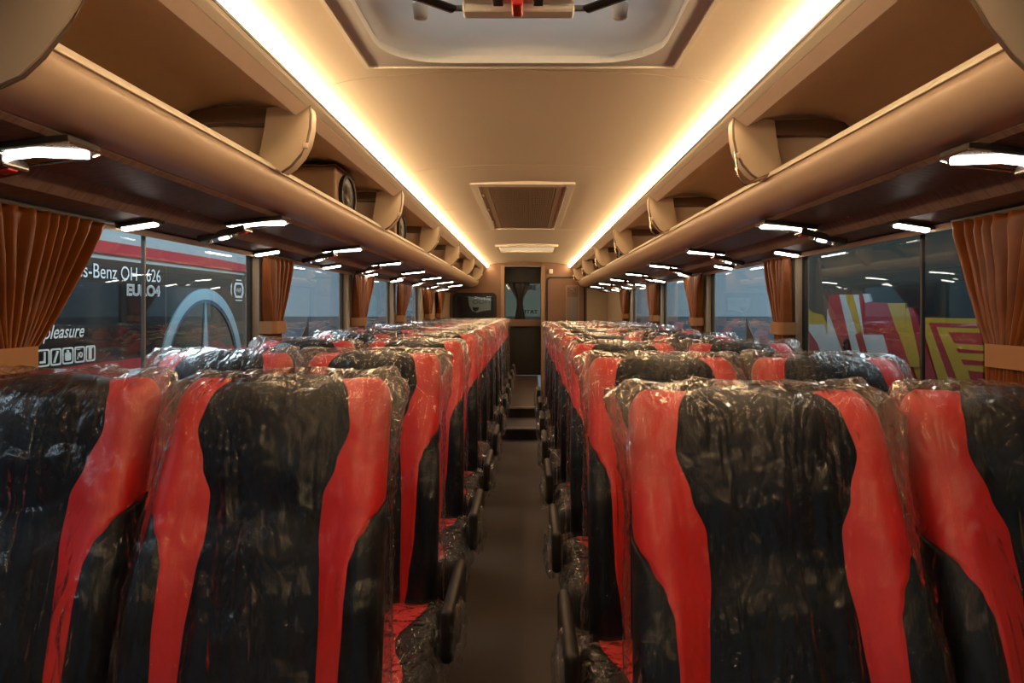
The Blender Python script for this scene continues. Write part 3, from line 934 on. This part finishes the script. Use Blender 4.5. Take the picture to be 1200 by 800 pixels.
def make_seat(side, seed):
    """side: +1 / -1 puts the armrest on that side, 0 leaves it out."""
    t = empty('bus_seat')
    mat = M['film'][seed % 3]
    back_body('backrest', t)
    overlay('centre_panel', lambda q: -cen(q), lambda q: cen(q), .0, 1.0, .006, M['black'], t, nu=22, crown=.004)
    overlay('red_side_panel', lambda q: cen(q), lambda q: max(pod(q), cen(q)), .0, .99, .004, M['red'], t)
    overlay('red_side_panel', lambda q: -max(pod(q), cen(q)), lambda q: -cen(q), .0, .99, .004, M['red'], t)
    overlay('side_bolster', lambda q: pod(q), lambda q: 1.05, .0, .69, .004, M['black'], t, nu=14, crown=.002)
    overlay('side_bolster', lambda q: -1.05, lambda q: -pod(q), .0, .69, .004, M['black'], t, nu=14, crown=.002)
    film_back('plastic_cover', t, seed, mat, side)
    cx, hw = (side * .026, .232) if side else (0, .214)
    cushion(t, cx, hw)
    film_cushion(t, seed, mat, cx, hw + .008)
    MB().rbox((0, -.42, .255), (.19, .22, .035), .012).build('seat_frame', M['steel'], t)
    for sx in (-1, 1):
        m = MB().tube([(sx * .15, -.34, .225), (sx * .15, -.34, .0)], .022, 10); m.box(sx * .15 - .03, sx * .15 + .03, -.52, -.18, 0, .02)
        m.build('leg', M['steel'], t)
    if side:
        ar = MB().rbox((side * .290, -.33, .475), (.017, .19, .068), .016, 3)
        a = autosmooth(ar.build('armrest', M['arm'], t), 50)
        MB().rbox((side * .285, -.24, .41), (.020, .06, .05), .01).build('bracket', M['arm'], a)
        film_lump(t, (side * .305, -.42, .45), (.026, .10, .075), seed, mat)
    return t

kinds = {}
rnd = random.Random(5)
seat_rows = {-1: [1.447 + .84 * k for k in range(11)], 1: [1.22 + .84 * k for k in range(8)]}
for s, nm in ((-1, 'left'), (1, 'right')):
    for pos in ('aisle', 'window'):
        for k, y in enumerate(seat_rows[s]):
            side = (-s if pos == 'aisle' else 0)
            v = (k + (1 if pos == 'window' else 0) + (1 if s > 0 else 0)) % 3
            key = (side, v)
            if key not in kinds:
                o = kinds[key] = make_seat(side, v + 3 * (side + 1))
            else:
                o = copy_tree(kinds[key])
            x = (-.490 if pos == 'aisle' else -.964) if s < 0 else (.383 if pos == 'aisle' else .855)
            o.location = (x, y, 0)
            row = 'nearest row' if k == 0 else '%s row from the front' % ORD[k]
            tag(o, 'red and black %s seat in clear plastic, %s on the %s' % (pos, row, nm), 'bus seat', 'bus seats in plastic wrapping')

# ------------------------------------------------------------------ curtains
def make_curtain(s, y0, y1, yt, wt, zt, seed, folds, lab, zb=.80, tie=True):
    """Gathered curtain: hung from y0..y1 at the top, tied to width wt around yt at height zt."""
    t = empty('curtain', (s * (XW - (.04 if tie else .012)), 0, 0))
    rr = random.Random(seed)
    ph = [rr.uniform(0, 6.28) for _ in range(4)]
    nu, nv = max(40, folds * 10), 44
    ztop = EYE + .236
    V = []
    for j in range(nv):
        q = j / (nv - 1); z = lerp(zb, ztop, q)
        qt = (zt - zb) / (ztop - zb)
        if q >= qt:
            k = (q - qt) / (1 - qt); k = k ** .85
            a, b = lerp(yt - wt / 2, y0, k), lerp(yt + wt / 2, y1, k)
        else:
            k = (qt - q) / max(qt, 1e-3)
            a, b = yt - wt / 2 - .05 * k, yt + wt / 2 + .05 * k
        if not tie: a, b = y0, y1
        spread = (b - a) / (y1 - y0)
        amp = (.010 if not tie else .030 if y1 - y0 > .7 and y0 < 2 else .026) * (1.15 - .6 * spread) * (1 if q < .97 else .75)
        for i in range(nu):
            u = i / (nu - 1)
            uu = u + .02 * math.sin(9 * u + ph[0]) + .012 * math.sin(23 * u + ph[3] + 2 * q)
            w = math.sin(2 * math.pi * folds * uu + ph[1] + .5 * math.sin(3 * q + ph[2]))
            w = math.copysign(abs(w) ** .75, w)
            x = -s * (amp * w * 1.0) + .004 * noise.noise(Vector((u * 9, q * 6, seed)))
            V.append((x, lerp(a, b, u) + .25 * amp * math.cos(2 * math.pi * folds * uu), z))
    o = obj('gathered_cloth', V, grid_faces(nu, nv), M['curtain'], t, True)
    md = o.modifiers.new('thick', 'SOLIDIFY'); md.thickness = .003
    if not tie: return tag(t, lab, 'curtain', 'brown window curtains')
    m = MB(); hh = wt / 2 + .018
    outer = rrect(-.043, .043, yt - hh, yt + hh, .025); inner = rrect(-.039, .039, yt - hh + .004, yt + hh - .004, .022)
    ring(m, outer, inner, 'z', zt - .028, zt + .028); m.build('tie_band', M['tie'], t)
    rod = MB().tube([(0, y0 - .02, ztop + .004), (0, y1 + .02, ztop + .004)], .006, 8); rod.build('curtain_rail', M['steel'], t)
    return tag(t, lab, 'curtain', 'brown window curtains')
CU = [(-1, 1.16, 2.03, 1.60, .15, 1.165, 17, 'wide orange brown curtain tied back at the near left window'),
      (-1, 3.24, 3.64, 3.33, .12, 1.195, 6, 'brown curtain tied at the left pillar right of the emblem'),
      (-1, 4.88, 5.50, 5.02, .14, 1.19, 7, 'brown curtain tied at the next left pillar, third from the front'),
      (-1, 6.50, 7.32, 6.66, .14, 1.19, 7, 'brown curtain tied at the left pillar, fourth from the front'),
      (-1, 8.25, 9.12, 8.50, .15, 1.19, 6, 'dark brown curtain, first of two near the rear of the left wall'),
      (-1, 9.30, 10.25, 9.55, .15, 1.19, 6, 'dark brown curtain nearest the rear window, against the beige panel'),
      (1, 1.20, 1.99, 1.70, .20, 1.165, 15, 'wide brown curtain tied back at the near right window'),
      (1, 3.28, 3.62, 3.34, .11, 1.19, 6, 'brown curtain with cream tie beside the striped bus, right side'),
      (1, 4.90, 5.45, 5.06, .13, 1.19, 7, 'brown curtain tied at the third right pillar from the front'),
      (1, 6.58, 7.24, 6.76, .14, 1.19, 7, 'brown curtain tied at the fourth right pillar from the front'),
      (1, 8.55, 9.32, 8.80, .14, 1.19, 6, 'brown curtain farthest back on the right side')]
for i, (s, y0, y1, yt, wt, zt, folds, lab) in enumerate(CU):
    make_curtain(s, y0, y1, yt, wt, zt, 20 + i, folds, lab)
make_curtain(1, 1.25, 1.90, 1.5, .2, 1.1, 50, 7, 'straight brown curtain hanging behind the tied one at the near right window', tie=False)

# ------------------------------------------------------------------ the hall and the neighbouring buses
GZ = -1.0
struct(MB().box(-12, 12, -8, 26, GZ - .1, GZ).build('floor_hall', M['hall_floor']))
for nm, b in (('wall_hall_left', (-12.2, -12, -8, 26)), ('wall_hall_right', (12, 12.2, -8, 26)), ('wall_hall_rear', (-12, 12, 25.8, 26))):
    wo = struct(MB().box(*b, EYE - .28, 9).build(nm, M['hall']))
    MB().box(*b, GZ, EYE - .28).build('dark_lower_band', M['hall_low'], wo)  # lower stretch of the hall wall, darker than the rest

def facing(s, X, px):           # depth along the bus of photograph column px on a plane at lateral X
    return X * 850 / abs(px - 619.3)
def side_pt(s, X, px, py):
    y = facing(s, X, px)
    return (y, EYE + (361.5 - py) * y / 850)

# left neighbour: black bus side with lettering
XL = 2.6
lb = tag(empty('black_bus', (0, 0, 0)), 'black and red bus with white lettering parked outside the left windows', 'bus')
lx_ = -XL
yend = 6.85
m = MB(); m.prism([(-3, .95), (yend, .95), (yend, 1.60), (yend - .12, 1.585), (-3, 1.585)], 'x', lx_ - .02, lx_); m.build('black_side', M['bus_black'], lb)
body = rrect(-3.0, yend + .05, GZ + .35, EYE + .55, .10)
MB().prism(body, 'x', lx_ - 2.3, lx_ - .015).build('body', M['bus_grey'], lb)
MB().prism([(-3, EYE + .350), (yend - .1, EYE + .335), (yend + .03, EYE + .34), (yend + .03, EYE + .40), (yend - .8, EYE + .414), (-3, EYE + .424)], 'x', lx_ - .02, lx_ + .004).build('red_roof_band', M['bus_red'], lb)
MB().prism([(-3, .70), (yend, .70), (yend, .952), (-3, .952)], 'x', lx_ - .02, lx_ + .002).build('red_lower_band', M['bus_red'], lb)
MB().rbox((lx_, yend - .06, EYE + .315), (.012, .10, .022), .008).build('tail_lamp', M['bus_red'], lb)
for k, yy in enumerate((-1.2, 1.6, 3.2, 5.2)):
    MB().box(lx_ - .002, lx_ + .0012, yy - .004, yy + .004, .96, 1.58).build('pane_joint', M['groove'], lb)
def left_text(body_, px0, px1, base_ratio, h, mat, shear=0, bold=0):
    y0, y1 = facing(-1, XL, px0), facing(-1, XL, px1)
    return text_mesh(body_, h, mat, 'lettering', lb, shear=shear, width=y1 - y0, bold=bold,
              loc=(lx_ + .004, y0, EYE + base_ratio * XL), rot=(R(90), 0, R(90)))
left_text('Mercedes-Benz OH 1626', 32, 187.5, .0712, .125, M['sticker'])
left_text('EURO4', 148, 187, .034, .10, M['sticker'], bold=.004)
left_text('EURO4', 149, 186, .0345, .094, M['bus_black'], bold=-.001)
left_text('in pleasure', 35, 98, -.0625, .105, M['sticker'], shear=.35, bold=.001)
# five rounded pictogram boxes
edges = [(42.5, 57.5), (58.5, 71.3), (72.5, 85.5), (86.8, 99), (100, 111)]
for k, (pa, pb) in enumerate(edges):
    ya, yb = facing(-1, XL, pa), facing(-1, XL, pb)
    za, zb2 = EYE - .120 * XL, EYE - .084 * XL
    m = MB(); ring(m, rrect(ya, yb, za, zb2, .016), rrect(ya + .009, yb - .009, za + .009, zb2 - .009, .011), 'x', lx_, lx_ + .004)
    c, mid = (ya + yb) / 2, (za + zb2) / 2
    if k == 0: m.prism([(c - .028, mid - .028), (c + .018, mid - .028), (c + .018, mid + .032), (c + .006, mid + .032), (c + .004, mid - .016), (c - .028, mid - .016)], 'x', lx_, lx_ + .004)
    if k == 1: m.prism([(c - .022, mid - .032), (c - .006, mid - .032), (c + .012, mid + .008), (c + .024, mid + .03), (c + .008, mid + .034), (c - .002, mid + .008)], 'x', lx_, lx_ + .004)
    if k == 2:
        m.prism(rrect(c - .026, c + .026, mid - .028, mid + .018, .01), 'x', lx_, lx_ + .004); m.prism(rrect(c - .010, c + .010, mid + .014, mid + .032, .006), 'x', lx_, lx_ + .004)
    if k == 3:
        ring(m, rrect(c - .004, c + .026, mid - .018, mid + .014, .014), rrect(c + .004, c + .018, mid - .010, mid + .006, .006), 'x', lx_, lx_ + .004)
        m.prism([(c - .024, mid - .026), (c - .018, mid - .026), (c - .004, mid + .01), (c - .01, mid + .01)], 'x', lx_, lx_ + .004); m.box(lx_, lx_ + .004, c - .024, c + .004, mid + .028, mid + .032)
    if k == 4: m.prism(rrect(c - .018, c + .010, mid - .034, mid + .03, .004), 'x', lx_, lx_ + .004); m.box(lx_, lx_ + .004, c - .022, c + .022, mid + .030, mid + .036)
    m.build('pictogram', M['sticker'], lb)
# the big round star emblem
cy_, cz_, rad = 2.24 * XL, EYE - .50 * XL / 2.2, .635 * XL / 2.2
def circ(r, n=72): return [(cy_ + r * math.cos(2 * math.pi * k / n), cz_ + r * math.sin(2 * math.pi * k / n)) for k in range(n)]
em = MB(); ring(em, circ(rad), circ(rad * .885), 'x', lx_, lx_ + .012); e_o = em.build('ring_emblem', M['silver'], lb)
em = MB(); ring(em, circ(rad * .885), circ(rad * .845), 'x', lx_, lx_ + .008); em.build('ring_navy_edge', M['navy'], e_o)  # thin navy ring just inside the silver one
em = MB()
for k in range(3):
    a = R(90 + 120 * k); ca, sa = math.cos(a), math.sin(a)
    tip = (cy_ + rad * .88 * ca, cz_ + rad * .88 * sa)
    b1 = (cy_ - sa * .075, cz_ + ca * .075); b2 = (cy_ + sa * .075, cz_ - ca * .075)
    em.prism([tip, b1, (cy_, cz_), b2], 'x', lx_, lx_ + .010)
em.build('star', M['silver'], e_o)
em = MB().prism([(cy_ + .004, cz_ + rad * .86), (cy_ + .006, cz_), (cy_ + .14, cz_)], 'x', lx_, lx_ + .007); em.build('star_navy_wedge', M['navy'], e_o)  # navy wedge along one side of the upper arm
# wireless badge
wy, wz = facing(-1, XL, 279.5), EYE + (361.5 - 340) * facing(-1, XL, 279.5) / 850
m = MB()
ring(m, [(wy + a * .13, wz + b * .085) for a, b in [(.55, -.8), (.8, -.3), (.8, .3), (.55, .8), (-.55, .8), (-.8, .3), (-.8, -.3), (-.55, -.8)]],
        [(wy + a * .10, wz + b * .062) for a, b in [(.55, -.8), (.8, -.3), (.8, .3), (.55, .8), (-.55, .8), (-.8, .3), (-.8, -.3), (-.55, -.8)]], 'x', lx_, lx_ + .004)
for sg in (-1, 1): m.prism([(wy + sg * .15, wz - .06), (wy + sg * .175, wz - .03), (wy + sg * .175, wz + .03), (wy + sg * .15, wz + .06), (wy + sg * .162, wz)], 'x', lx_, lx_ + .004)
m.box(lx_, lx_ + .004, wy - .06, wy + .06, wz + .085, wz + .095); m.box(lx_, lx_ + .004, wy - .07, wy + .07, wz - .095, wz - .085)
m.build('wireless_badge', M['sticker'], lb)
text_mesh('WiFi', .06, M['sticker'], 'lettering', lb, width=.13, loc=(lx_ + .004, wy - .065, wz - .02), rot=(R(90), 0, R(90)))
# roof equipment seen over the red band
m = MB().rbox((lx_ - .5, 4.45, EYE + .60), (.12, .35, .05), .02); m.tube([(lx_ - .45, 4.2, EYE + .56), (lx_ - .45, 4.1, EYE + .70)], .012); m.tube([(lx_ - .45, 4.75, EYE + .56), (lx_ - .45, 4.85, EYE + .70)], .012)
m.build('roof_rack', M['rubber'], lb)

# right neighbour: striped bus
XR = 2.6
rbus = tag(empty('striped_bus', (0, 0, 0)), 'red, yellow and white striped bus with dark window outside on the right', 'bus')
MB().prism(rrect(-3, 7.15, GZ + .35, EYE + 1.3, .15), 'x', XR + .012, XR + 2.3).build('body', M['bus_yellow'], rbus)
MB().prism(rrect(-3, 7.1, EYE - .14, EYE + 1.0, .05), 'x', XR + .006, XR + .02).build('side_window', M['bus_teal'], rbus)
def livery(pts, mat, d=.0):
    v = [(XR - d, *side_pt(1, XR, px, py)) for px, py in pts]
    w = [(XR + .018, y, z) for _, y, z in v]
    n = len(v); f = [tuple(range(n)), tuple(range(2 * n - 1, n - 1, -1))] + [(i, (i + 1) % n, (i + 1) % n + n, i + n) for i in range(n)]
    MB().add(v + w, f).build('stripe', M[mat], rbus)
B = 520
def par(x0, y0, x1, y1, slope, yb=B):       # slanted stripe from a top edge running down to yb
    return [(x0, y0), (x1, y1), (x1 + (yb - y1) * slope, yb), (x0 + (yb - y0) * slope, yb)]
livery([(944, 358), (952, 366), (964, 369), (969, 380), (969, 460), (944, 460)], 'bus_yellow')
livery([(945, 380), (966, 380), (975, 415), (975, 520), (945, 520)], 'bus_white', .002)
livery([(946, 384), (958, 402), (972, 440), (980, 470), (980, 520), (946, 520)], 'bus_red', .004)
livery([(971, 346), (984, 345), (1035, 520), (971, 520)], 'bus_red', .003)
livery([(970, 362), (994, 430), (1004, 470), (1016, 520), (970, 520)], 'bus_white', .006)
livery([(984, 345), (1007, 345), (1062, 520), (1024, 520)], 'bus_white', .004)
livery([(991, 345), (1000, 345), (1012, 392), (1005, 390)], 'bus_yellow', .006)
livery([(1003, 392), (1010, 388), (1034, 470), (1048, 520), (1040, 520)], 'bus_red', .007)
livery([(1007, 345), (1018, 344), (1022, 354), (1035, 392), (1013, 392)], 'bus_red', .005)
livery([(1012, 344), (1019, 344), (1022, 353), (1015, 355)], 'bus_white', .008)
livery([(1022, 354), (1041, 355), (1100, 520), (1068, 520), (1036, 395)], 'bus_red', .006)
livery([(1022, 392), (1036, 392), (1072, 520), (1058, 520)], 'bus_white', .008)
livery([(1041, 355), (1062, 355), (1062, 372), (1062, 388), (1052, 388)], 'bus_yellow', .007)
livery([(1050, 380), (1064, 360), (1078, 395), (1078, 430), (1062, 430)], 'bus_yellow', .005)
livery([(1066, 360), (1072, 361), (1124, 520), (1100, 520)], 'bus_red', .008)
livery([(1079, 372), (1153, 373), (1153, 520), (1122, 520)], 'bus_yellow', .005)
livery([(1090, 378), (1153, 380), (1153, 384), (1098, 383), (1140, 490), (1130, 490)], 'bus_red', .009)
for (x0, y0, x1, y1, x2, y2, x3, y3) in ((1113, 389, 1153, 390, 1153, 404, 1120, 402), (1122, 408, 1153, 411, 1153, 414, 1125, 413), (1128, 421, 1153, 423, 1153, 428, 1131, 427), (1136, 434, 1153, 436, 1153, 520, 1160, 520)):
    livery([(x0, y0), (x1, y1), (x2, y2), (x3, y3)], 'bus_red', .009)
for px, py, r in ((993, 405, .055), (1044, 426, .08)):
    y, z = side_pt(1, XR, px, py)
    m = MB(); cc = [(y + r * math.cos(2 * math.pi * k / 24), z + r * math.sin(2 * math.pi * k / 24)) for k in range(24)]
    ci = [(y + .7 * r * math.cos(2 * math.pi * k / 24), z + .7 * r * math.sin(2 * math.pi * k / 24)) for k in range(24)]
    ring(m, cc, ci, 'x', XR - .016, XR); m.box(XR - .014, XR, y - .6 * r, y + .6 * r, z - .18 * r, z + .18 * r); m.build('round_badge', M['rubber'], rbus)
for o_, nmx in ((lb, -1), (rbus, 1)):
    for yy in (-1.2, 4.9):
        m = MB(); n = 32; xx = nmx * (XL + .02)
        cc = [(yy + .5 * math.cos(2 * math.pi * k / n), GZ + .5 + .5 * math.sin(2 * math.pi * k / n)) for k in range(n)]
        m.prism(cc, 'x', xx, xx + nmx * .28); m.build('wheel', M['rubber'], o_)
